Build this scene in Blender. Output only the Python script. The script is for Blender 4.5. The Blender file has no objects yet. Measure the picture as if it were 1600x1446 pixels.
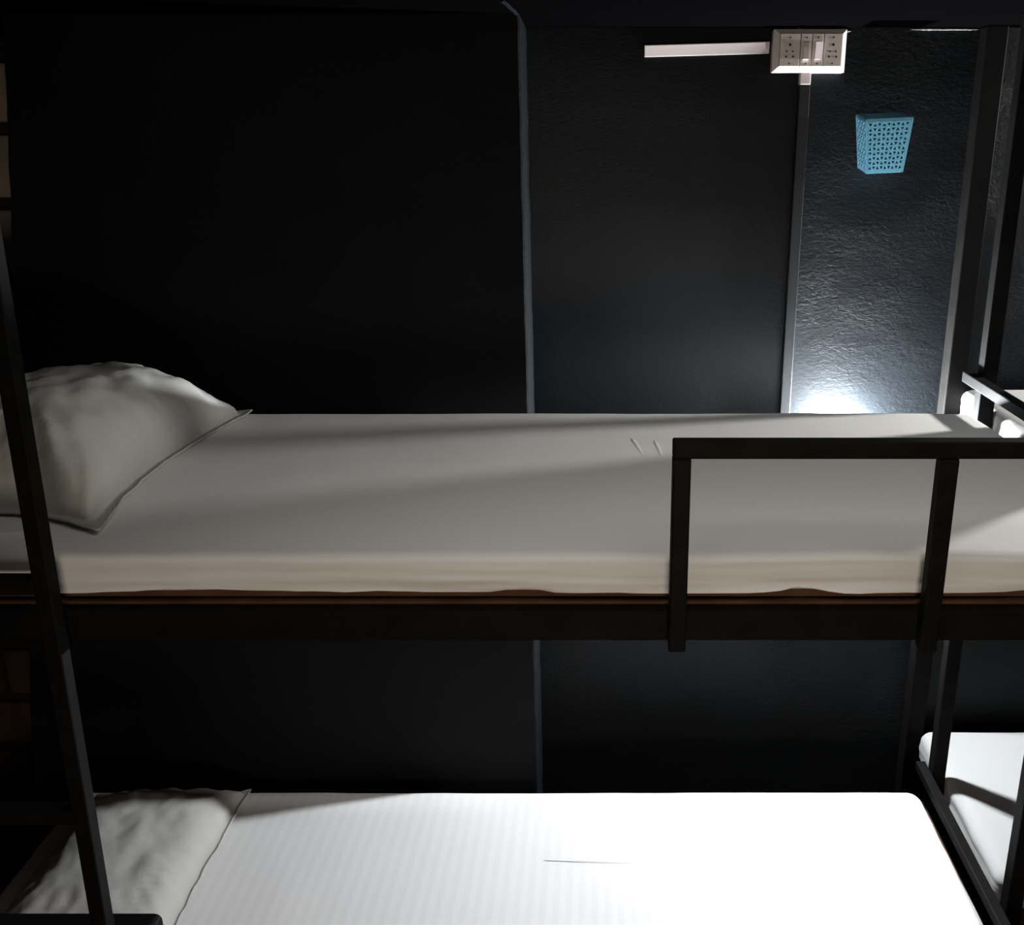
import bpy, bmesh, math, random
from mathutils import Vector, noise, Matrix

sc = bpy.context.scene
C = sc.collection
random.seed(7)
PI = math.pi

# ------------------------------------------------------------------ camera
EYE = 2.0                                    # camera height above the floor
cam_d = bpy.data.cameras.new('camera')
cam_d.sensor_width = 36.0
cam_d.lens = 1500 / 1600 * 36.0
cam_d.shift_x = (800 - 940) / 1600           # the photograph is cropped off-centre
cam_d.clip_start = 0.02
cam = bpy.data.objects.new('camera', cam_d)
C.objects.link(cam)
cam.location = (0, 0, EYE)
cam.rotation_euler = (math.radians(90 - 18.2), 0, 0)
sc.camera = cam

# ------------------------------------------------------------------ world, fill and aisle light, exposure
w = bpy.data.worlds.new('world'); sc.world = w
w.use_nodes = True
w.node_tree.nodes['Background'].inputs[0].default_value = (1.0, 0.95, 0.88, 1)
w.node_tree.nodes['Background'].inputs[1].default_value = 0.012
sc.view_settings.view_transform = 'Standard'
sc.view_settings.look = 'None'
sc.view_settings.exposure = 0.0
sc.view_settings.gamma = 1.0
sc.view_settings.use_curve_mapping = False

FILL_W = 5.2                                 # added fill light under the ceiling, brightens the upper mattress
LOW_W = 13.5                                   # warm lamp low on the far side of the aisle, behind the viewer
BULB_NEAR = 7200.0                            # lamp between mattress and recessed wall
BULB_FAR = 1450.0                             # added bulb, out of view over the neighbouring bunk further right
def area(name, loc, rot, sx, sy, watt, col):
    d = bpy.data.lights.new(name, 'AREA'); d.shape = 'RECTANGLE'; d.size = sx; d.size_y = sy
    d.energy = watt; d.color = col
    o = bpy.data.objects.new(name, d); C.objects.link(o); o.location = loc; o.rotation_euler = rot
area('added_fill_light', (0.42, 1.0, 2.255), (0, 0, 0), 1.6, 0.7, FILL_W, (1.0, 0.95, 0.88))
area('aisle_lamp_light', (0.15, -0.8, 1.0), (math.radians(85), 0, 0), 0.5, 0.3, LOW_W, (1.0, 0.84, 0.68))

# ------------------------------------------------------------------ materials
def mat(name, col, rough=0.6, spec=0.3, bump=None, bump_scale=60.0, var=0.0, var_scale=8.0, metal=0.0, detail=6.0):
    m = bpy.data.materials.new(name); m.use_nodes = True
    nt = m.node_tree; b = nt.nodes['Principled BSDF']
    b.inputs['Roughness'].default_value = rough
    b.inputs['Specular IOR Level'].default_value = spec
    b.inputs['Metallic'].default_value = metal
    b.inputs['Base Color'].default_value = (*col, 1)
    tc = nt.nodes.new('ShaderNodeTexCoord')
    if var > 0:
        n = nt.nodes.new('ShaderNodeTexNoise'); n.inputs['Scale'].default_value = var_scale
        n.inputs['Detail'].default_value = 5
        nt.links.new(tc.outputs['Object'], n.inputs['Vector'])
        r = nt.nodes.new('ShaderNodeMapRange')
        r.inputs[1].default_value = 0.3; r.inputs[2].default_value = 0.7
        r.inputs[3].default_value = 1 - var; r.inputs[4].default_value = 1 + var
        nt.links.new(n.outputs['Fac'], r.inputs[0])
        mx = nt.nodes.new('ShaderNodeVectorMath'); mx.operation = 'SCALE'
        mx.inputs[0].default_value = col
        nt.links.new(r.outputs[0], mx.inputs['Scale'])
        nt.links.new(mx.outputs[0], b.inputs['Base Color'])
    if bump:
        n2 = nt.nodes.new('ShaderNodeTexNoise'); n2.inputs['Scale'].default_value = bump_scale
        n2.inputs['Detail'].default_value = detail
        nt.links.new(tc.outputs['Object'], n2.inputs['Vector'])
        bp = nt.nodes.new('ShaderNodeBump'); bp.inputs['Strength'].default_value = bump
        bp.inputs['Distance'].default_value = 0.01
        nt.links.new(n2.outputs['Fac'], bp.inputs['Height'])
        nt.links.new(bp.outputs[0], b.inputs['Normal'])
    return m

def plaster_mat(name, col, rough, spec):
    """dark painted plaster: trowel ridges in patches, fine grain between"""
    m = mat(name, col, rough, spec, var=0.18, var_scale=3.0)
    nt = m.node_tree; b = nt.nodes['Principled BSDF']
    tc = nt.nodes.new('ShaderNodeTexCoord')
    mp = nt.nodes.new('ShaderNodeMapping'); mp.inputs['Scale'].default_value = (1.0, 1.0, 1.7)
    nt.links.new(tc.outputs['Object'], mp.inputs['Vector'])
    n1 = nt.nodes.new('ShaderNodeTexNoise'); n1.inputs['Scale'].default_value = 72
    n1.inputs['Detail'].default_value = 8; n1.inputs['Roughness'].default_value = 0.62; n1.inputs['Distortion'].default_value = 0.6
    n2 = nt.nodes.new('ShaderNodeTexNoise'); n2.inputs['Scale'].default_value = 120; n2.inputs['Detail'].default_value = 4
    n3 = nt.nodes.new('ShaderNodeTexNoise'); n3.inputs['Scale'].default_value = 4.5; n3.inputs['Detail'].default_value = 2
    for n in (n1, n2, n3): nt.links.new(mp.outputs[0], n.inputs['Vector'])
    r3 = nt.nodes.new('ShaderNodeMapRange'); r3.inputs[1].default_value = 0.40; r3.inputs[2].default_value = 0.66
    r3.inputs[3].default_value = 0.25; r3.inputs[4].default_value = 1.0
    nt.links.new(n3.outputs['Fac'], r3.inputs[0])
    sx = nt.nodes.new('ShaderNodeSeparateXYZ'); nt.links.new(tc.outputs['Object'], sx.inputs[0])
    rx = nt.nodes.new('ShaderNodeMapRange'); rx.inputs[1].default_value = -1.76; rx.inputs[2].default_value = -1.66
    rx.inputs[3].default_value = 0.22; rx.inputs[4].default_value = 1.0      # coarser plaster right of the cable duct
    nt.links.new(sx.outputs['X'], rx.inputs[0])
    mm = nt.nodes.new('ShaderNodeMath'); mm.operation = 'MULTIPLY'
    nt.links.new(r3.outputs[0], mm.inputs[0]); nt.links.new(rx.outputs[0], mm.inputs[1])
    mu = nt.nodes.new('ShaderNodeMath'); mu.operation = 'MULTIPLY'
    nt.links.new(n1.outputs['Fac'], mu.inputs[0]); nt.links.new(mm.outputs[0], mu.inputs[1])
    ma = nt.nodes.new('ShaderNodeMath'); ma.operation = 'MULTIPLY_ADD'; ma.inputs[1].default_value = 0.12
    nt.links.new(n2.outputs['Fac'], ma.inputs[0]); nt.links.new(mu.outputs[0], ma.inputs[2])
    bp = nt.nodes.new('ShaderNodeBump'); bp.inputs['Strength'].default_value = 0.5; bp.inputs['Distance'].default_value = 0.008
    nt.links.new(ma.outputs[0], bp.inputs['Height']); nt.links.new(bp.outputs[0], b.inputs['Normal'])
    return m

def sheet_mat(name, col, stripes=False):
    m = mat(name, col, 0.85, 0.15)
    nt = m.node_tree; b = nt.nodes['Principled BSDF']
    tc = nt.nodes.new('ShaderNodeTexCoord')
    n = nt.nodes.new('ShaderNodeTexNoise'); n.inputs['Scale'].default_value = 6; n.inputs['Detail'].default_value = 4
    nt.links.new(tc.outputs['Object'], n.inputs['Vector'])
    nf = nt.nodes.new('ShaderNodeTexNoise'); nf.inputs['Scale'].default_value = 420; nf.inputs['Detail'].default_value = 2
    nt.links.new(tc.outputs['Object'], nf.inputs['Vector'])
    ad = nt.nodes.new('ShaderNodeMath'); ad.operation = 'MULTIPLY_ADD'; ad.inputs[1].default_value = 0.05
    nt.links.new(nf.outputs['Fac'], ad.inputs[0]); nt.links.new(n.outputs['Fac'], ad.inputs[2])
    bp = nt.nodes.new('ShaderNodeBump'); bp.inputs['Strength'].default_value = 0.25; bp.inputs['Distance'].default_value = 0.012
    nt.links.new(ad.outputs[0], bp.inputs['Height']); nt.links.new(bp.outputs[0], b.inputs['Normal'])
    if stripes:                                # woven satin stripes across the sheet
        sx = nt.nodes.new('ShaderNodeSeparateXYZ'); nt.links.new(tc.outputs['Object'], sx.inputs[0])
        m1 = nt.nodes.new('ShaderNodeMath'); m1.operation = 'MULTIPLY'; m1.inputs[1].default_value = 2 * PI / 0.029
        nt.links.new(sx.outputs['X'], m1.inputs[0])
        m2 = nt.nodes.new('ShaderNodeMath'); m2.operation = 'SINE'; nt.links.new(m1.outputs[0], m2.inputs[0])
        r = nt.nodes.new('ShaderNodeMapRange'); r.inputs[1].default_value = -0.5; r.inputs[2].default_value = 0.5
        r.inputs[3].default_value = 0.965; r.inputs[4].default_value = 1.0
        nt.links.new(m2.outputs[0], r.inputs[0])
        v = nt.nodes.new('ShaderNodeVectorMath'); v.operation = 'SCALE'; v.inputs[0].default_value = col
        nt.links.new(r.outputs[0], v.inputs['Scale']); nt.links.new(v.outputs[0], b.inputs['Base Color'])
    return m

M = {
    'wall_blue': plaster_mat('blue_black_wall_paint', (0.0076, 0.0096, 0.0116), 0.44, 0.16),
    'wall_black': plaster_mat('black_wall_paint', (0.0075, 0.008, 0.009), 0.7, 0.1),
    'reveal': mat('grey_blue_plaster_edge', (0.005, 0.0066, 0.0078), 0.8, 0.06, bump=0.4, bump_scale=60, var=0.3, var_scale=30),
    'ceiling': mat('black_ceiling_paint', (0.0016, 0.0016, 0.0018), 0.95, 0.0, bump=0.3, bump_scale=20),
    'floor': mat('dark_floor_tile', (0.03, 0.028, 0.026), 0.5, 0.3, var=0.2),
    'steel': mat('black_painted_steel', (0.0068, 0.0065, 0.0063), 0.55, 0.045, var=0.25, var_scale=25),
    'ply': mat('brown_plywood', (0.085, 0.040, 0.024), 0.75, 0.15, bump=0.2, bump_scale=50, var=0.3, var_scale=12),
    'core': mat('brown_mattress_cover', (0.12, 0.056, 0.033), 0.9, 0.1, bump=0.3, bump_scale=80, var=0.25, var_scale=15),
    'sheet': sheet_mat('white_cotton_sheet', (0.80, 0.80, 0.78)),
    'sheet_shaded': sheet_mat('shade_toned_cotton_sheet', (0.40, 0.40, 0.395)),  # white sheet darkened in colour to stand for shade on the neighbouring bunk
    'sheet_striped': sheet_mat('white_striped_satin_sheet', (0.80, 0.79, 0.79), True),
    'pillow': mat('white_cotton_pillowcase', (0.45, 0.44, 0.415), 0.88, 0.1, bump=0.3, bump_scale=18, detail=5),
    'plastic': mat('pinkish_white_plastic', (0.86, 0.77, 0.76), 0.45, 0.4),
    'plastic_shade': mat('grey_white_plastic', (0.78, 0.70, 0.685), 0.45, 0.4),
    'hole': mat('socket_hole_black', (0.01, 0.01, 0.01), 0.8, 0.1),
    'screw': mat('dark_screw_metal', (0.06, 0.055, 0.05), 0.4, 0.5, metal=0.6),
    'duct': mat('black_painted_duct', (0.020, 0.0225, 0.025), 0.5, 0.25),
    'crumb': mat('bare_plaster', (0.30, 0.28, 0.27), 0.9, 0.1, bump=0.6, bump_scale=90, var=0.3, var_scale=60),
    'basket': mat('blue_plastic', (0.095, 0.27, 0.365), 0.4, 0.4),
    'stone': mat('beige_stone', (0.36, 0.29, 0.24), 0.85, 0.15, bump=0.5, bump_scale=25, var=0.25, var_scale=6),
    'stone_brown_dim': mat('brown_stone_dim', (0.075, 0.05, 0.037), 0.85, 0.15, bump=0.5, bump_scale=25, var=0.3, var_scale=6),
    'mortar': mat('dark_brown_mortar', (0.035, 0.026, 0.02), 0.9, 0.1, bump=0.4, bump_scale=60),
    'added_towel': mat('grey_terry', (0.12, 0.12, 0.125), 0.95, 0.05, bump=0.5, bump_scale=300),
    'lamp_white': mat('white_lamp_plastic', (0.7, 0.7, 0.7), 0.5, 0.3),
}
def bulb_mat(name, col, s):
    m = bpy.data.materials.new(name); m.use_nodes = True
    b = m.node_tree.nodes['Principled BSDF']
    b.inputs['Base Color'].default_value = (0.9, 0.9, 0.9, 1)
    b.inputs['Emission Color'].default_value = (*col, 1)
    b.inputs['Emission Strength'].default_value = s
    return m

# ------------------------------------------------------------------ helpers
def tag(o, label=None, cat=None, group=None, kind=None):
    if label: o['label'] = label
    if cat: o['category'] = cat
    if group: o['group'] = group
    if kind: o['kind'] = kind
    return o

def thing(name, loc, label, cat, group=None):
    o = bpy.data.objects.new(name, None); o.empty_display_size = 0.1
    C.objects.link(o); o.location = loc
    return tag(o, label, cat, group)

def wpos(o):
    v = Vector((0, 0, 0))
    while o: v += o.location; o = o.parent
    return v

def link(name, bm, m, parent=None, loc=None, smooth=False):
    """bm is in world coordinates; loc = object origin in world coordinates"""
    me = bpy.data.meshes.new(name)
    if loc is None:
        loc = Vector((0, 0, 0))
        if bm.verts:
            for v in bm.verts: loc += v.co
            loc /= len(bm.verts)
    loc = Vector(loc)
    bmesh.ops.translate(bm, verts=bm.verts, vec=-loc)
    bmesh.ops.recalc_face_normals(bm, faces=bm.faces)
    bm.to_mesh(me); bm.free()
    if smooth:
        for p in me.polygons: p.use_smooth = True
    o = bpy.data.objects.new(name, me); C.objects.link(o)
    if isinstance(m, (list, tuple)):
        for k in m: me.materials.append(M[k])
    elif m: me.materials.append(M[m] if isinstance(m, str) else m)
    o.parent = parent
    o.location = loc - (wpos(parent) if parent else Vector((0, 0, 0)))
    return o

def hexa(bm, c):
    """box from 8 corners: bottom 4 ccw, top 4 ccw"""
    v = [bm.verts.new(p) for p in c]
    for f in ((3, 2, 1, 0), (4, 5, 6, 7), (0, 1, 5, 4), (1, 2, 6, 5), (2, 3, 7, 6), (3, 0, 4, 7)):
        bm.faces.new([v[i] for i in f])
    return v

def box_bm(x0, x1, y0, y1, z0, z1, bev=0.0, seg=2):
    bm = bmesh.new()
    hexa(bm, [(x0, y0, z0), (x1, y0, z0), (x1, y1, z0), (x0, y1, z0), (x0, y0, z1), (x1, y0, z1), (x1, y1, z1), (x0, y1, z1)])
    if bev:
        bmesh.ops.bevel(bm, geom=bm.edges[:], offset=bev, segments=seg, profile=0.5, affect='EDGES')
    return bm

def bar(name, x0, x1, y0, y1, z0, z1, m, parent=None, bev=0.0025):
    return link(name, box_bm(x0, x1, y0, y1, z0, z1, bev), m, parent)

def leaning(name, p0, p1, wx, wy, m, parent, bev=0.0025):
    bm = bmesh.new(); c = []
    for p in (p0, p1):
        for sx, sy in ((-1, -1), (1, -1), (1, 1), (-1, 1)):
            c.append((p[0] + sx * wx / 2, p[1] + sy * wy / 2, p[2]))
    hexa(bm, c)
    bmesh.ops.bevel(bm, geom=bm.edges[:], offset=bev, segments=2, profile=0.5, affect='EDGES')
    return link(name, bm, m, parent)

def cyl_bm(bm, p, r, d, axis='Y', n=14):
    R = Matrix.Rotation(PI / 2, 4, 'X') if axis == 'Y' else Matrix.Identity(4)
    bmesh.ops.create_cone(bm, cap_ends=True, segments=n, radius1=r, radius2=r, depth=d, matrix=Matrix.Translation(p) @ R)

def fbm(x, y, z=0.0, o=3):
    s, a, f = 0, 1, 1
    for _ in range(o):
        s += a * noise.noise(Vector((x * f, y * f, z * f))); a *= 0.5; f *= 2.1
    return s

# ------------------------------------------------------------------ the setting
Z = lambda r: EYE + r
CEIL = Z(0.265)
WALL = 2.45          # recessed wall
PIER = 2.20          # face of the wall that stands forward on the left
PX = -0.173          # its right edge

tag(bar('floor', -3.2, 4.6, -2.2, 3.1, -0.1, 0.0, 'floor', bev=0), kind='structure')
ceil = tag(bar('ceiling', -3.2, 4.6, -2.2, 3.1, CEIL, CEIL + 0.1, 'ceiling', bev=0), kind='structure')
wall = tag(bar('wall_back', PX - 0.02, 4.6, WALL, WALL + 0.12, 0, CEIL, 'wall_blue', bev=0), kind='structure')

# forward pier: black face, chipped right edge with a paler reveal, left edge leaning
bm = bmesh.new()
n = 90
def px(z): return PX + 0.0016 * fbm(z * 9, 3.1) + (0.003 * max(0, noise.noise(Vector((z * 23, 1, 0)))))
def lx(z): return -1.292 + 0.150 * (z - Z(0.0)) + 0.004 * fbm(z * 6, 8.0)
rows = []
for i in range(n + 1):
    z = CEIL * i / n
    rows.append([bm.verts.new(p) for p in ((lx(z), 2.62, z), (lx(z), PIER, z), (px(z) - 0.004, PIER, z), (px(z), PIER + 0.004, z), (px(z) - 0.004 + 0.001 * fbm(z * 14, 5), WALL + 0.01, z))])
for i in range(n):
    for k in range(4):
        f = bm.faces.new((rows[i][k], rows[i][k + 1], rows[i + 1][k + 1], rows[i + 1][k]))
        f.material_index = 1 if k >= 2 else 0
pier = link('wall_pier', bm, ['wall_black', 'reveal'], loc=(PX, PIER, 0))
tag(pier, kind='structure')

# stone-clad wall glimpsed past the pier on the left
wl = tag(bar('wall_left', -3.2, -0.9, 2.64, 2.74, 0, CEIL, 'mortar', bev=0), kind='structure')
z = 0.01; course = 0
while z < CEIL - 0.03:
    h = random.choice((0.14, 0.16, 0.155)) if course != 12 else 0.05
    h = min(h, CEIL - z - 0.005)
    x = -1.16 - random.uniform(0.02, 0.22)
    while x > -2.6:
        L = random.uniform(0.16, 0.34)
        b_ = box_bm(x - L, x, 2.612 + random.uniform(0, 0.012), 2.645, z, z + h, 0.008, 2)
        for v in b_.verts:
            v.co.x += 0.006 * noise.noise(v.co * 17); v.co.z += 0.006 * noise.noise(v.co * 19 + Vector((4, 0, 0)))
        m_ = 'stone' if (z > 1.35 or random.random() < 0.15) else 'stone_brown_dim'  # lower stones mostly brown, darkened in colour for the gloom under the bunk
        link('stone', b_, m_, wl)
        x -= L + 0.028
    z += h + 0.034; course += 1

# vertical batten standing against the wall beside the neighbouring bunk
tag(bar('trim_1', 0.884, 0.934, 2.398, WALL, 0, CEIL, 'steel', bev=0.003), kind='structure')

# rough bare-plaster ridge above the switch board and along the ceiling line
def ridge(name, x0, x1, y, z, hh, dd, m, parent, seed, nn=60):
    bm = bmesh.new(); rows = []
    for i in range(nn + 1):
        t = i / nn; x = x0 + (x1 - x0) * t
        e = min(1, 6 * t, 6 * (1 - t))
        a = hh * e * (0.45 + 0.55 * abs(fbm(x * 45, seed)) * 1.6)
        d = dd * e * (0.6 + 0.5 * abs(fbm(x * 60, seed + 7)))
        rows.append([bm.verts.new(p) for p in ((x, y, z + a * 0.6), (x, y - d, z + a * 0.2), (x, y - d * 0.9, z - a * 0.35), (x, y, z - a * 0.5))])
    for i in range(nn):
        for k in range(3): bm.faces.new((rows[i][k], rows[i][k + 1], rows[i + 1][k + 1], rows[i + 1][k]))
    bm.faces.new(rows[0]); bm.faces.new(rows[-1][::-1])
    return link(name, bm, m, parent)
ridge('plaster_ridge', 0.405, 0.585, WALL, CEIL - 0.008, 0.022, 0.03, 'crumb', wall, 2.0)
ridge('plaster_ridge', 0.72, 0.885, WALL, CEIL - 0.004, 0.006, 0.006, 'crumb', wall, 9.0)
bm = bmesh.new(); prev = None
for i in range(16):
    t = i / 15; y = PIER - 0.20 * t; x = PX - 0.004 - 0.012 * t + 0.003 * fbm(t * 6, 2)
    ring = [bm.verts.new((x + 0.0045 * math.cos(a), y, CEIL - 0.004 * math.sin(a))) for a in [PI * k / 4 for k in range(5)]]
    if prev:
        for k in range(4): bm.faces.new((prev[k], prev[k + 1], ring[k + 1], ring[k]))
    prev = ring
link('plaster_seam', bm, 'reveal', ceil)

# ------------------------------------------------------------------ bunk beds
TOP_U = Z(-0.576)      # upper mattress top
TOP_L = Z(-1.605)      # lower mattress top
RZ0, RZ1 = Z(-0.706), Z(-0.657)     # upper frame rails
LZ0, LZ1 = TOP_L - 0.135, TOP_L - 0.085
BX0, BX1 = -1.40, 0.875
FY0, FY1 = 1.288, 1.328             # front rail
BY0, BY1 = 2.155, 2.19              # back posts

bed = thing('bunk_bed', (0, 1.7, 0), 'black square-tube steel bunk bed with ladder and low side guard, filling the picture', 'bunk bed')
S = 'steel'
# posts
bar('post', BX1, BX1 + 0.036, BY0, BY1, 0, CEIL, S, bed)
bar('post', BX1, BX1 + 0.036, FY0, FY1, 0, CEIL, S, bed)
bar('post', BX0 - 0.036, BX0, BY0, BY1, 0, CEIL, S, bed)
bar('post', BX0 - 0.036, BX0, FY0, FY1, 0, CEIL, S, bed)
for z0, z1 in ((RZ0, RZ1), (LZ0, LZ1)):
    bar('side_rail', BX0, BX1, FY0, FY1, z0, z1, S, bed)
    bar('side_rail', BX0, BX1, BY0, BY1, z0, z1, S, bed)
    bar('end_rail', BX0 + 0.001, BX0 + 0.036, FY1, BY0, z0, z1, S, bed)
    bar('end_rail', BX1 - 0.036, BX1 - 0.001, FY1, BY0, z0, z1, S, bed)
    bar('base_board', BX0 + 0.005, BX1 - 0.005, FY0 + 0.020, BY1 - 0.04, z1, z1 + 0.006, 'ply', bed, bev=0.001)
# rails above the foot ends, fixed to the inner side of the posts
bar('foot_rail', 0.850, 0.875, 1.29, 2.215, Z(-0.526), Z(-0.501), S, bed)
bar('foot_rail', 0.850, 0.875, 1.29, 2.215, Z(-1.603), Z(-1.578), S, bed)
bar('head_rail', -1.40, -1.375, 1.33, 2.19, Z(-0.44), Z(-0.415), S, bed)
# guard on the front of the upper bunk
g = bar('guard_rail', 0.099, 0.90, 1.263, 1.288, Z(-0.411), Z(-0.386), S, bed)
bar('guard_post', 0.099, 0.1245, 1.263, 1.288, Z(-0.712), Z(-0.411), S, bed)
bar('guard_post', 0.471, 0.4965, 1.263, 1.288, Z(-0.712), Z(-0.411), S, bed)
bar('guard_post', 0.874, 0.8995, 1.263, 1.288, Z(-0.712), Z(-0.411), S, bed)
# ladder, leaning slightly
leaning('ladder_rail', (-0.8005, 1.195, 0.0), (-0.8005, 1.2875, Z(0.02)), 0.025, 0.025, S, bed)
leaning('ladder_rail', (-1.2005, 1.195, 0.0), (-1.2005, 1.2875, Z(0.02)), 0.025, 0.025, S, bed)
for k in range(5):
    zc = Z(-0.5985 + 0.382 * (1 - k)); yy = 1.195 + 0.0925 * zc / Z(0.02)
    bar('ladder_rung', -1.19, -0.812, yy - 0.0125, yy + 0.0125, zc - 0.0125, zc + 0.0125, S, bed)
# low guard of the lower bunk beside the pillow
bm = box_bm(-1.30, -0.735, 1.262, 1.287, Z(-1.256), Z(-1.216), 0)
top_e = [e for e in bm.edges if all(abs(v.co.x + 0.735) < 1e-4 and abs(v.co.z - Z(-1.216)) < 1e-4 for v in e.verts)]
bmesh.ops.bevel(bm, geom=top_e, offset=0.012, segments=4, profile=0.5, affect='EDGES')
link('lower_guard_rail', bm, S, bed)
bar('lower_guard_post', -0.762, -0.737, 1.262, 1.287, LZ0, Z(-1.256), S, bed)
bar('lower_guard_post', -1.29, -1.265, 1.262, 1.287, LZ0, Z(-1.256), S, bed)

# neighbouring bunk bed, only its near end shows on the right
nb = thing('bunk_bed', (2.0, 2.1, 0), 'neighbouring black steel bunk bed at right edge, set back against the wall', 'bunk bed')
NX0, NX1, NY0, NY1 = 0.915, 3.10, 1.745, 2.44
bar('post', NX0, NX0 + 0.036, NY0, NY0 + 0.036, 0, CEIL, S, nb)
bar('post', NX1, NX1 + 0.036, NY0, NY0 + 0.036, 0, CEIL, S, nb)
bar('post', NX1, NX1 + 0.036, NY1 - 0.036, NY1, 0, CEIL, S, nb)
for z0, z1 in ((RZ0 - 0.01, RZ1 - 0.01), (LZ0, LZ1)):
    bar('side_rail', NX0 + 0.036, NX1, NY0, NY0 + 0.036, z0, z1, S, nb)
    bar('side_rail', NX0 + 0.036, NX1, NY1 - 0.036, NY1, z0, z1, S, nb)
    bar('end_rail', NX0 + 0.02, NX0 + 0.056, NY0 + 0.036, NY1 - 0.036, z0, z1, S, nb)
    bar('base_board', NX0 + 0.03, NX1, NY0 + 0.01, NY1 - 0.01, z1, z1 + 0.006, 'ply', nb, bev=0.001)

# ------------------------------------------------------------------ mattresses
def axis_pts(a, b, n, r):
    pts = [a, a + r * .12, a + r * .3, a + r * .55, a + r * .8, a + r]
    m_ = b - a - 2 * r
    pts += [a + r + m_ * i / n for i in range(1, n)]
    pts += [b - r, b - r * .8, b - r * .55, b - r * .3, b - r * .12, b]
    return pts

def soft_sheet(x0, x1, y0, y1, z0, z1, R, rz, nx, ny, seed, hem=0.006, wob=0.003, crown=0.004, puckers=()):
    """fitted sheet: top and four sides with rounded edges, wavy hem, gentle unevenness"""
    xs = axis_pts(x0, x1, nx, R); ys = axis_pts(y0, y1, ny, R)
    zs = [z0 + (z1 - rz - z0) * i / 12 for i in range(13)] + [z1 - rz * .8, z1 - rz * .55, z1 - rz * .3, z1 - rz * .12, z1]
    bm = bmesh.new(); cache = {}
    def V(x, y, z):
        k = (round(x, 5), round(y, 5), round(z, 5))
        if k in cache: return cache[k]
        q = Vector((min(max(x, x0 + R), x1 - R), min(max(y, y0 + R), y1 - R), min(z, z1 - rz)))
        d = Vector(((x - q.x) / R, (y - q.y) / R, (z - q.z) / rz))
        p = Vector((x, y, z))
        if d.length > 1e-6:
            d.normalize(); p = q + Vector((d.x * R, d.y * R, d.z * rz))
        t = (z - z0) / (z1 - z0)
        cx = 1 - abs((x - (x0 + x1) / 2) / ((x1 - x0) / 2)) ** 4
        cy = 1 - abs((y - (y0 + y1) / 2) / ((y1 - y0) / 2)) ** 2
        p.z += crown * cx * cy * t + wob * fbm(x * 2.2, y * 2.2, seed) * t
        # wrinkles on the sides, stretched along the bed
        side = max(0.0, 1 - t * 1.05)
        if y < y0 + R: p.y += 0.005 * fbm(x * 3.0, z * 60, seed + 3) * side + 0.002 * fbm(x * 9, z * 20, seed)
        if y > y1 - R: p.y += 0.002 * fbm(x * 3.0, z * 45, seed + 5)
        if x > x1 - R or x < x0 + R: p.x += 0.004 * fbm(y * 6, z * 25, seed + 9)
        if z <= z0 + 1e-5:
            u = x if (y <= y0 + R or y >= y1 - R) else y
            p.z += hem * fbm(u * 2.6, seed + 1.3) + 0.3 * hem * fbm(u * 14, seed)
            for cu, wd, am in puckers:
                if y <= y0 + R: p.z += am * math.exp(-((x - cu) / wd) ** 2)
        cache[k] = bm.verts.new(p); return cache[k]
    def quad(a, b, c, d):
        vs = [V(*a), V(*b), V(*c), V(*d)]
        if len(set(vs)) == 4: bm.faces.new(vs)
        elif len(set(vs)) == 3: bm.faces.new(list(dict.fromkeys(vs)))
    for i in range(len(xs) - 1):
        for j in range(len(ys) - 1):
            quad((xs[i], ys[j], z1), (xs[i + 1], ys[j], z1), (xs[i + 1], ys[j + 1], z1), (xs[i], ys[j + 1], z1))
        for k in range(len(zs) - 1):
            for y in (y0, y1):
                quad((xs[i], y, zs[k]), (xs[i + 1], y, zs[k]), (xs[i + 1], y, zs[k + 1]), (xs[i], y, zs[k + 1]))
    for j in range(len(ys) - 1):
        for k in range(len(zs) - 1):
            for x in (x0, x1):
                quad((x, ys[j], zs[k]), (x, ys[j + 1], zs[k]), (x, ys[j + 1], zs[k + 1]), (x, ys[j], zs[k + 1]))
    return bm

def mattress(label, x0, x1, y0, y1, zb, zt, smat, seed, **kw):
    t = thing('mattress', ((x0 + x1) / 2, (y0 + y1) / 2, zb), label, 'mattress')
    link('mattress_core', box_bm(x0 + .012, x1 - .012, y0 + .011, y1 - .012, zb, zt - .02, .0012), 'core', t)
    link('sheet', soft_sheet(x0, x1, y0, y1, zb + kw.pop('gap', 0.011), zt, kw.pop('R', .03), kw.pop('rz', .018), 90, 34, seed, **kw), smat, t,
         loc=((x0 + x1) / 2, (y0 + y1) / 2, zb), smooth=True)
    return t

mattress('upper bunk mattress in a plain white fitted sheet, brown edge showing below', -1.375, 0.846, 1.312, 2.122,
         RZ1 + 0.006, TOP_U, 'sheet', 1.7, R=.02, rz=.012, gap=0.014, puckers=((-0.12, 0.035, 0.007), (0.30, 0.03, 0.007), (0.72, 0.12, 0.006)))
mattress('lower bunk mattress in a white satin-striped sheet, brightly lit at the foot', -1.375, 0.838, 1.335, 2.135,
         LZ1 + 0.006, TOP_L, 'sheet_striped', 4.2, R=.035, rz=.03)
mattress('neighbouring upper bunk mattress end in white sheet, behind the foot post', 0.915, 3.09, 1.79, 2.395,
         RZ1 - 0.004, Z(-0.585), 'sheet_shaded', 6.1, R=.03, rz=.02)
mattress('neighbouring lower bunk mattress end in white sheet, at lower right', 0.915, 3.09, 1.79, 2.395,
         LZ1 + 0.006, TOP_L + 0.01, 'sheet_shaded', 8.8, R=.035, rz=.03)

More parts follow.
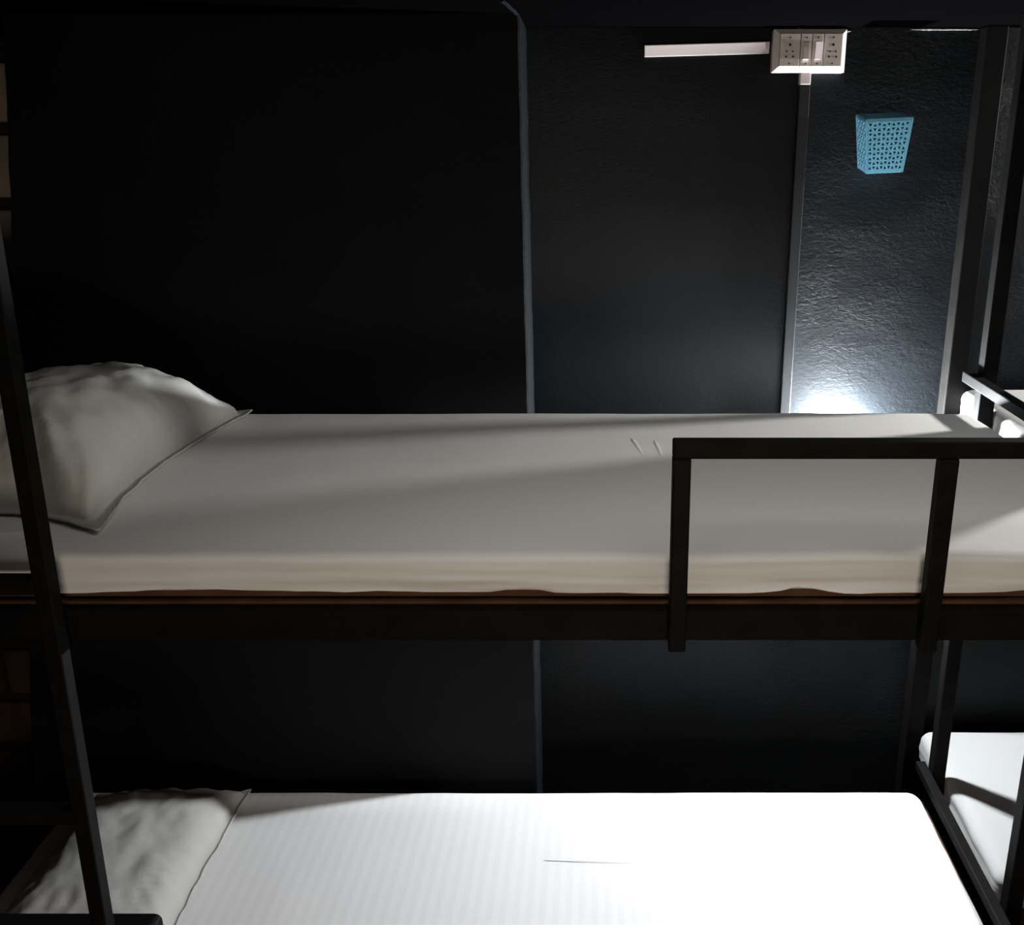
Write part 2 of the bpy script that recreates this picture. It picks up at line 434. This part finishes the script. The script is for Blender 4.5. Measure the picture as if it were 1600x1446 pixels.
# pressed-in creases of the sheets
def crease(parent, p0, p1, wd, hh, m, bend=0.0012):
    bm = bmesh.new(); rows = []
    a, b = Vector(p0), Vector(p1); d = (b - a); L = d.length; d.normalize(); nn = Vector((-d.y, d.x, 0))
    for i in range(25):
        t = i / 24; e = math.sin(PI * t) ** 0.6 + 0.01
        c = a + d * L * t + nn * bend * math.sin(PI * 1.3 * t)
        rows.append([bm.verts.new(c + nn * wd * q * e + Vector((0, 0, hh * e * h))) for q, h in ((-1, -.6), (-.45, .45), (0, 1), (.45, .45), (1, -.6))])
    for r0, r1 in zip(rows, rows[1:]):
        for k in range(4): bm.faces.new((r0[k], r0[k + 1], r1[k + 1], r1[k]))
    return link('sheet_crease', bm, m, parent, smooth=True)
mts = [o for o in C.objects if o.name.startswith('mattress') and o.parent is None]
crease(mts[0], (0.062, 1.90, TOP_U + .0045), (0.085, 1.745, TOP_U + .0045), 0.008, 0.0016, 'sheet')
crease(mts[0], (0.108, 1.885, TOP_U + .0045), (0.118, 1.75, TOP_U + .0045), 0.008, 0.0016, 'sheet')
crease(mts[1], (-0.14, 1.862, TOP_L + .004), (0.17, 1.845, TOP_L + .004), 0.005, 0.0015, 'sheet_striped')

# ------------------------------------------------------------------ pillows
def pillow_bm(hx, hy, H, seed, ear=0.035, flange=0.025, wr=1.0, n=56, puff=0.42, droop=None):
    """cushion in local coords, underside near z=0; flat stitched border and drawn-out corners"""
    bm = bmesh.new(); top = {}; bot = {}
    for i in range(n + 1):
        for j in range(n + 1):
            u = -1 + 2 * i / n; v = -1 + 2 * j / n
            u = math.sin(u * PI / 2) * .35 + u * .65; v = math.sin(v * PI / 2) * .35 + v * .65
            c = (abs(u) * abs(v)) ** 3
            pinch_u = 1 - 0.05 * (1 - v * v); pinch_v = 1 - 0.05 * (1 - u * u)
            x = u * hx * pinch_u + math.copysign(ear * c, u); y = v * hy * pinch_v + math.copysign(ear * c, v)
            x += 0.007 * fbm(v * 4, seed + 11) * abs(u) ** 6; y += 0.007 * fbm(u * 4, seed + 17) * abs(v) ** 6
            fu = max(0, 1 - (abs(u) / (1 - flange / hx)) ** 2.6); fv = max(0, 1 - (abs(v) / (1 - flange / hy)) ** 2.6)
            th = (fu * fv) ** puff
            # gathers radiating from the corners and edges
            edge = 1 - min(1, max(0, (min(1 - abs(u), 1 - abs(v))) / .55))
            ang = math.atan2(y, x)
            wz = wr * (0.009 * fbm(x * 7, y * 7, seed) - 0.007 * (1 - abs(noise.noise(Vector((x * 6 + y * 11, y * 7 - x * 9, seed)))) * 2.2) ** 3 * edge + 0.006 * edge * math.sin(ang * 26 + 3 * fbm(x * 9, y * 9, seed)) * th
                       + 0.006 * fbm(x * 16 + y * 10, y * 5 - x * 3, seed + 3))
            zt = H * th * (1 + 0.10 * fbm(u * 1.5, v * 1.5, seed + 5)) + wz * min(1, th * 3) + 0.004
            zb = -0.12 * H * th + 0.0
            lift = 0.006 * (abs(u) ** 8 + abs(v) ** 8 - abs(u * v) ** 6) * (1 + fbm(x * 8, y * 8, seed + 2))
            if droop and u > 0 and v < 0: x += droop * c; y -= droop * 1.3 * c
            top[i, j] = (x, y, zt + lift * .6); bot[i, j] = (x, y, max(zb, -0.0) + lift * .6)
    tv = {k: bm.verts.new(p) for k, p in top.items()}
    bv = {k: bm.verts.new(p) for k, p in bot.items()}
    for i in range(n):
        for j in range(n):
            bm.faces.new((tv[i, j], tv[i + 1, j], tv[i + 1, j + 1], tv[i, j + 1]))
            bm.faces.new((bv[i, j + 1], bv[i + 1, j + 1], bv[i + 1, j], bv[i, j]))
    for i in range(n):
        bm.faces.new((bv[i, 0], bv[i + 1, 0], tv[i + 1, 0], tv[i, 0])); bm.faces.new((tv[i, n], tv[i + 1, n], bv[i + 1, n], bv[i, n]))
        bm.faces.new((tv[0, i], tv[0, i + 1], bv[0, i + 1], bv[0, i])); bm.faces.new((bv[n, i], bv[n, i + 1], tv[n, i + 1], tv[n, i]))
    loop = [tv[i, 0].co.copy() for i in range(n)] + [tv[n, j].co.copy() for j in range(n)] + [tv[i, n].co.copy() for i in range(n, 0, -1)] + [tv[0, j].co.copy() for j in range(n, 0, -1)]
    return bm, loop

def pillow(label, loc, rot, hx, hy, H, seed, group=None, shape=None, **kw):
    t = thing('pillow', loc, label, 'pillow', group)
    t.rotation_euler = rot
    bm, loop = pillow_bm(hx, hy, H, seed, **kw)
    if shape:
        for v in bm.verts: v.co = shape(v.co)
        loop = [shape(p) for p in loop]
    me = bpy.data.meshes.new('pillow_cushion'); bmesh.ops.recalc_face_normals(bm, faces=bm.faces); bm.to_mesh(me); bm.free()
    for p in me.polygons: p.use_smooth = True
    me.materials.append(M['pillow'])
    o = bpy.data.objects.new('pillow_cushion', me); C.objects.link(o); o.parent = t
    bm = bmesh.new(); k = len(loop); rings = []          # stitched hem around the edge
    for i, p in enumerate(loop):
        tg = (loop[(i + 1) % k] - loop[i - 1]); tg.z = 0
        if tg.length < 1e-6: tg = Vector((1, 0, 0))
        tg.normalize(); nn = Vector((tg.y, -tg.x, 0))
        rings.append([bm.verts.new(p + nn * 0.0025 * math.cos(a) + Vector((0, 0, 0.0022 * math.sin(a) - .001))) for a in [2 * PI * q / 6 for q in range(6)]])
    for i in range(k):
        a, b = rings[i], rings[(i + 1) % k]
        for q in range(6): bm.faces.new((a[q], a[(q + 1) % 6], b[(q + 1) % 6], b[q]))
    me = bpy.data.meshes.new('hem'); bm.to_mesh(me); bm.free(); me.materials.append(M['pillow'])
    for p in me.polygons: p.use_smooth = True
    h = bpy.data.objects.new('hem', me); C.objects.link(h); h.parent = t
    return t

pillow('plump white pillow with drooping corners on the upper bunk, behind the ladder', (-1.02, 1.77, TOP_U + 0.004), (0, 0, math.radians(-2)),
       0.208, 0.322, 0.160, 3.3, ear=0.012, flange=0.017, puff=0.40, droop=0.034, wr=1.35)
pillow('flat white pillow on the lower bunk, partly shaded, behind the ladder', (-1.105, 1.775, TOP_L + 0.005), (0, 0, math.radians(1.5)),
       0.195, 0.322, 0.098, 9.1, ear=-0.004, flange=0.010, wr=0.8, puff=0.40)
# out-of-view terry cloth and its rail, added to cast the mattress shade band
bar('added_high_rail', NX0 + 0.008, NX0 + 0.028, NY0 + 0.036, 2.07, Z(0.02), Z(0.04), S, nb)
bm = bmesh.new(); rows = []
path = [(0.016, -0.56 + 0.58 * k / 14) for k in range(15)] + [(0.010, 0.036), (0.0, 0.045), (-0.010, 0.045), (-0.017, 0.036)] + [(-0.020, 0.02 - 0.34 * k / 9) for k in range(10)]
for d, zr in path:
    rows.append([])
    for k in range(25):
        y = 1.69 + 0.35 * k / 24
        wv = 0.004 * math.sin(k * 0.9) * (1 if zr < 0 else 0.1)
        rows[-1].append(bm.verts.new((NX0 + 0.020 + d + wv, y + 0.004 * fbm(zr * 5, k * .1), Z(zr))))
for a, b in zip(rows, rows[1:]):
    for k in range(24): bm.faces.new((a[k], a[k + 1], b[k + 1], b[k]))
tw = link('added_towel', bm, 'added_towel', loc=(NX0 + 0.02, 1.875, Z(-0.56)), smooth=True)
md = tw.modifiers.new('thickness', 'SOLIDIFY'); md.thickness = 0.004
tag(tw, 'grey towel hung over the high rail of the neighbouring bunk', 'added_towel')

# ------------------------------------------------------------------ electrics on the wall
# switch board: back box, frame, two five-pin sockets, two rocker switches
bx0, bx1, bz0, bz1 = 0.398, 0.568, Z(0.1655), CEIL - 0.006
by = WALL - 0.036
sb = thing('switch_board', ((bx0 + bx1) / 2, WALL, bz0), 'pinkish-white switch board with two sockets and two rocker switches, below the ceiling', 'switch board')
link('back_box', box_bm(bx0, bx1, by + 0.008, WALL, bz0, bz1, 0.003), 'plastic_shade', sb)
# bevelled frame
bm = bmesh.new()
ix0, ix1, iz0, iz1 = bx0 + 0.014, bx1 - 0.010, bz0 + 0.0125, bz1 - 0.010
o_ = [(bx0, by + .008, bz0), (bx1, by + .008, bz0), (bx1, by + .008, bz1), (bx0, by + .008, bz1)]
i_ = [(ix0, by, iz0), (ix1, by, iz0), (ix1, by, iz1), (ix0, by, iz1)]
ib = [(p[0], by + .008, p[2]) for p in i_]
vo, vi, vb = ([bm.verts.new(p) for p in q] for q in (o_, i_, ib))
for k in range(4):
    l = (k + 1) % 4
    bm.faces.new((vo[k], vo[l], vi[l], vi[k])); bm.faces.new((vi[k], vi[l], vb[l], vb[k]))
link('cover_frame', bm, 'plastic', sb)
mods = [(0.0, 0.33, 's'), (0.33, 0.515, 'r'), (0.515, 0.70, 'R'), (0.70, 1.0, 's')]
W_, H_ = ix1 - ix0, iz1 - iz0
for a, b, kind in mods:
    x0, x1 = ix0 + W_ * a + 0.0008, ix0 + W_ * b - 0.0008
    xc = (x0 + x1) / 2
    if kind == 's':
        s = link('socket', box_bm(x0, x1, by - 0.003, by + 0.006, iz0, iz1, 0.0012), 'plastic_shade', sb)
        bm = bmesh.new()
        for dx, fz, r in ((0, .66, .0028), (-.0068, .46, .0019), (.0068, .46, .0019), (-.0082, .30, .0022), (.0082, .30, .0022)):
            cyl_bm(bm, (xc + dx, by - 0.003, iz0 + H_ * fz), r, 0.0012)
        link('pin_holes', bm, 'hole', s)
        for fz in (.88, .09):
            bm = bmesh.new(); cyl_bm(bm, (xc, by - 0.003, iz0 + H_ * fz), 0.0019, 0.0016); link('screw', bm, 'screw', s)
    else:
        s = link('rocker_switch', box_bm(x0, x1, by - 0.003, by + 0.006, iz0, iz1, 0.0012), 'plastic_shade', sb)
        for fz in (.88, .09):
            bm = bmesh.new(); cyl_bm(bm, (xc, by - 0.003, iz0 + H_ * fz), 0.0019, 0.0016); link('screw', bm, 'screw', s)
        bm = bmesh.new(); hw = 0.0062
        zt, zb = iz0 + H_ * .74, iz0 + H_ * .22
        ft, fb = (0.0025, 0.0075) if kind == 'r' else (0.0075, 0.0035)       # rocked opposite ways
        yt, yb_ = by - .003 - ft, by - .003 - fb
        hexa(bm, [(xc - hw, yb_, zb), (xc + hw, yb_, zb), (xc + hw, by - .002, zb), (xc - hw, by - .002, zb),
                  (xc - hw, yt, zt), (xc + hw, yt, zt), (xc + hw, by - .002, zt), (xc - hw, by - .002, zt)])
        link('rocker', bm, 'plastic', s)

# horizontal trunking, slightly tilted
tr = thing('cable_trunking', (0.25, WALL, Z(0.218)), 'white plastic cable trunking on the wall, running left of the switch board', 'cable trunking')
tr.rotation_euler = (0, math.radians(-1.5), 0)
def rel(name, bm, m, parent):
    me = bpy.data.meshes.new(name); bmesh.ops.recalc_face_normals(bm, faces=bm.faces); bm.to_mesh(me); bm.free(); me.materials.append(M[m])
    o = bpy.data.objects.new(name, me); C.objects.link(o); o.parent = parent; return o
def lid_bm():                               # clip-on lid, front face tilted down to catch light from the wall lamp
    bm = bmesh.new()
    hexa(bm, [(-.150, -.0085, -.0135), (.1435, -.0085, -.0135), (.1435, -.005, -.0135), (-.150, -.005, -.0135),
              (-.150, -.0155, .0125), (.1435, -.0155, .0125), (.1435, -.005, .0125), (-.150, -.005, .0125)])
    bmesh.ops.bevel(bm, geom=bm.edges[:], offset=0.002, segments=3, profile=0.5, affect='EDGES')
    return bm
rel('trunking_base', box_bm(-0.149, 0.143, -0.008, 0, -0.0125, 0.0125, 0.001), 'plastic_shade', tr)
rel('trunking_lid', lid_bm(), 'plastic', tr)

# vertical trunking below the board: bare at the top, painted over below
vt = thing('cable_trunking', (0.4795, WALL, TOP_L), 'narrow vertical cable trunking painted wall-black, white stub below the switch board', 'cable trunking')
tx0, tx1 = 0.4665, 0.4925
link('painted_duct', box_bm(tx0, tx1, WALL - 0.025, WALL, Z(-0.80), Z(0.139), 0.002), 'duct', vt)
link('bare_stub', box_bm(tx0 + .0005, tx1 - .0005, WALL - 0.0255, WALL, Z(0.139), bz0 + 0.004, 0.002), 'plastic', vt)

# ------------------------------------------------------------------ blue basket
def basket():
    t = thing('basket', (0.665, WALL - 0.052, Z(-0.052)), 'small light-blue perforated plastic basket hung on the dark wall', 'basket')
    t.rotation_euler = (math.radians(8), math.radians(-2.5), 0)
    Hh = 0.120
    tx, ty = 0.0525, 0.046; bx, by_ = 0.0415, 0.038        # half sizes at rim and base
    bm = bmesh.new()
    def P(side, s, h):                                     # s -1..1 along side, h 0..1 up
        a = bx + (tx - bx) * h; b = by_ + (ty - by_) * h; z = Hh * h
        return {0: (s * a, -b, z), 1: (a, s * b, z), 2: (-s * a, b, z), 3: (-a, -s * b, z)}[side]
    nr, m0, m1 = 10, 0.055, 0.045
    for side in range(4):
        nc = 9 if side in (0, 2) else 7
        ms = 0.07
        cols = [-1 + ms * 1.0 + (2 - 2 * ms) * i / nc for i in range(nc + 1)]
        rws = [m0 + (1 - m0 - m1) * j / nr for j in range(nr + 1)]
        q = lambda s0, s1, h0, h1: bm.faces.new([bm.verts.new(P(side, *c)) for c in ((s0, h0), (s1, h0), (s1, h1), (s0, h1))])
        q(-1, 1, 0, m0); q(-1, 1, 1 - m1, 1)
        q(-1, cols[0], m0, 1 - m1); q(cols[-1], 1, m0, 1 - m1)
        for i in range(nc):
            for j in range(nr):
                s0, s1, h0, h1 = cols[i], cols[i + 1], rws[j], rws[j + 1]
                ls, lh = s1 - s0, h1 - h0
                up = (i + j) % 2 == 0
                if up: tri = [(s0 + .11 * ls, h0 + .19 * lh), (s1 - .11 * ls, h0 + .19 * lh), (s0 + .5 * ls, h1 - .15 * lh)]
                else: tri = [(s0 + .11 * ls, h1 - .19 * lh), (s0 + .5 * ls, h0 + .15 * lh), (s1 - .11 * ls, h1 - .19 * lh)]
                A, B, Cc, D = [bm.verts.new(P(side, *c)) for c in ((s0, h0), (s1, h0), (s1, h1), (s0, h1))]
                T = [bm.verts.new(P(side, *c)) for c in tri]
                if up: fs = ((A, B, T[1], T[0]), (B, Cc, T[2], T[1]), (Cc, D, T[2]), (D, A, T[0], T[2]))
                else: fs = ((A, B, T[1]), (B, Cc, T[2], T[1]), (Cc, D, T[0], T[2]), (D, A, T[1], T[0]))
                for f in fs: bm.faces.new(f)
    bmesh.ops.remove_doubles(bm, verts=bm.verts, dist=1e-5)
    o = rel('basket_wall', bm, 'basket', t)
    md = o.modifiers.new('thickness', 'SOLIDIFY'); md.thickness = 0.0018; md.offset = 0
    rel('basket_bottom', box_bm(-bx, bx, -by_, by_, -0.001, 0.0015, 0.0005), 'basket', t)
    bm = bmesh.new()                                        # rolled rim
    R0 = [(-tx - .002, -ty - .002), (tx + .002, -ty - .002), (tx + .002, ty + .002), (-tx - .002, ty + .002)]
    R1 = [(-tx + .003, -ty + .003), (tx - .003, -ty + .003), (tx - .003, ty - .003), (-tx + .003, ty - .003)]
    a = [bm.verts.new((*p, Hh - .004)) for p in R0]; b = [bm.verts.new((*p, Hh + .003)) for p in R0]
    c = [bm.verts.new((*p, Hh + .003)) for p in R1]; d = [bm.verts.new((*p, Hh - .004)) for p in R1]
    for k in range(4):
        l = (k + 1) % 4
        for p, q_ in ((a, b), (b, c), (c, d), (d, a)): bm.faces.new((p[k], p[l], q_[l], q_[k]))
    rel('rim', bm, 'basket', t)
    for k in range(4):                                      # corner ribs
        sx, sy = ((-1, -1), (1, -1), (1, 1), (-1, 1))[k]
        bm = bmesh.new(); r = 0.0022
        c8 = []
        for hx_, hy_, z_ in ((bx, by_, 0), (tx, ty, Hh)):
            for ox, oy in ((-r, -r), (r, -r), (r, r), (-r, r)): c8.append((sx * hx_ + ox, sy * hy_ + oy, z_))
        hexa(bm, c8); rel('corner_rib', bm, 'basket', t)
    return t
basket()

# ------------------------------------------------------------------ lamps that light the bunks
def wall_lamp(loc, label, strength, col, r=0.022):
    t = thing('wall_lamp', loc, label, 'lamp')
    bm = bmesh.new()
    cyl_bm(bm, (0, WALL - loc[1] - 0.006, -0.055), 0.032, 0.012, n=24)
    rel('lamp_base', bm, 'lamp_white', t)
    bm = bmesh.new()
    cyl_bm(bm, (0, (WALL - loc[1]) / 2 - .004, -0.055), 0.009, WALL - loc[1] + .004, n=14)
    cyl_bm(bm, (0, 0, -0.040), 0.013, 0.034, axis='Z', n=18)
    rel('lamp_holder', bm, 'lamp_white', t)
    bm = bmesh.new(); bmesh.ops.create_uvsphere(bm, u_segments=20, v_segments=12, radius=r)
    me = bpy.data.meshes.new('bulb'); bm.to_mesh(me); bm.free()
    for p in me.polygons: p.use_smooth = True
    me.materials.append(bulb_mat('lit_bulb', col, strength))
    o = bpy.data.objects.new('bulb', me); C.objects.link(o); o.parent = t
    return t
wall_lamp((0.625, WALL - 0.034, Z(-0.728)), 'lit lamp on the dark wall, hidden behind the foot of the upper mattress', BULB_NEAR, (0.93, 0.97, 1.0))
pl = thing('added_pendant_lamp', (1.75, 2.32, Z(0.12)), 'added lit bare bulb, out of view, hanging from the ceiling over the neighbouring bunk', 'lamp')
bm = bmesh.new(); cyl_bm(bm, (0, 0, 0.050), 0.014, 0.030, axis='Z', n=18); rel('lamp_holder', bm, 'lamp_white', pl)
bm = bmesh.new(); cyl_bm(bm, (0, 0, 0.099), 0.003, 0.092, axis='Z', n=8); rel('flex', bm, 'hole', pl)
bm = bmesh.new(); bmesh.ops.create_uvsphere(bm, u_segments=24, v_segments=14, radius=0.038)
me = bpy.data.meshes.new('bulb'); bm.to_mesh(me); bm.free()
for p in me.polygons: p.use_smooth = True
me.materials.append(bulb_mat('added_pendant_bulb', (1.0, 0.98, 0.95), BULB_FAR))
o = bpy.data.objects.new('bulb', me); C.objects.link(o); o.parent = pl
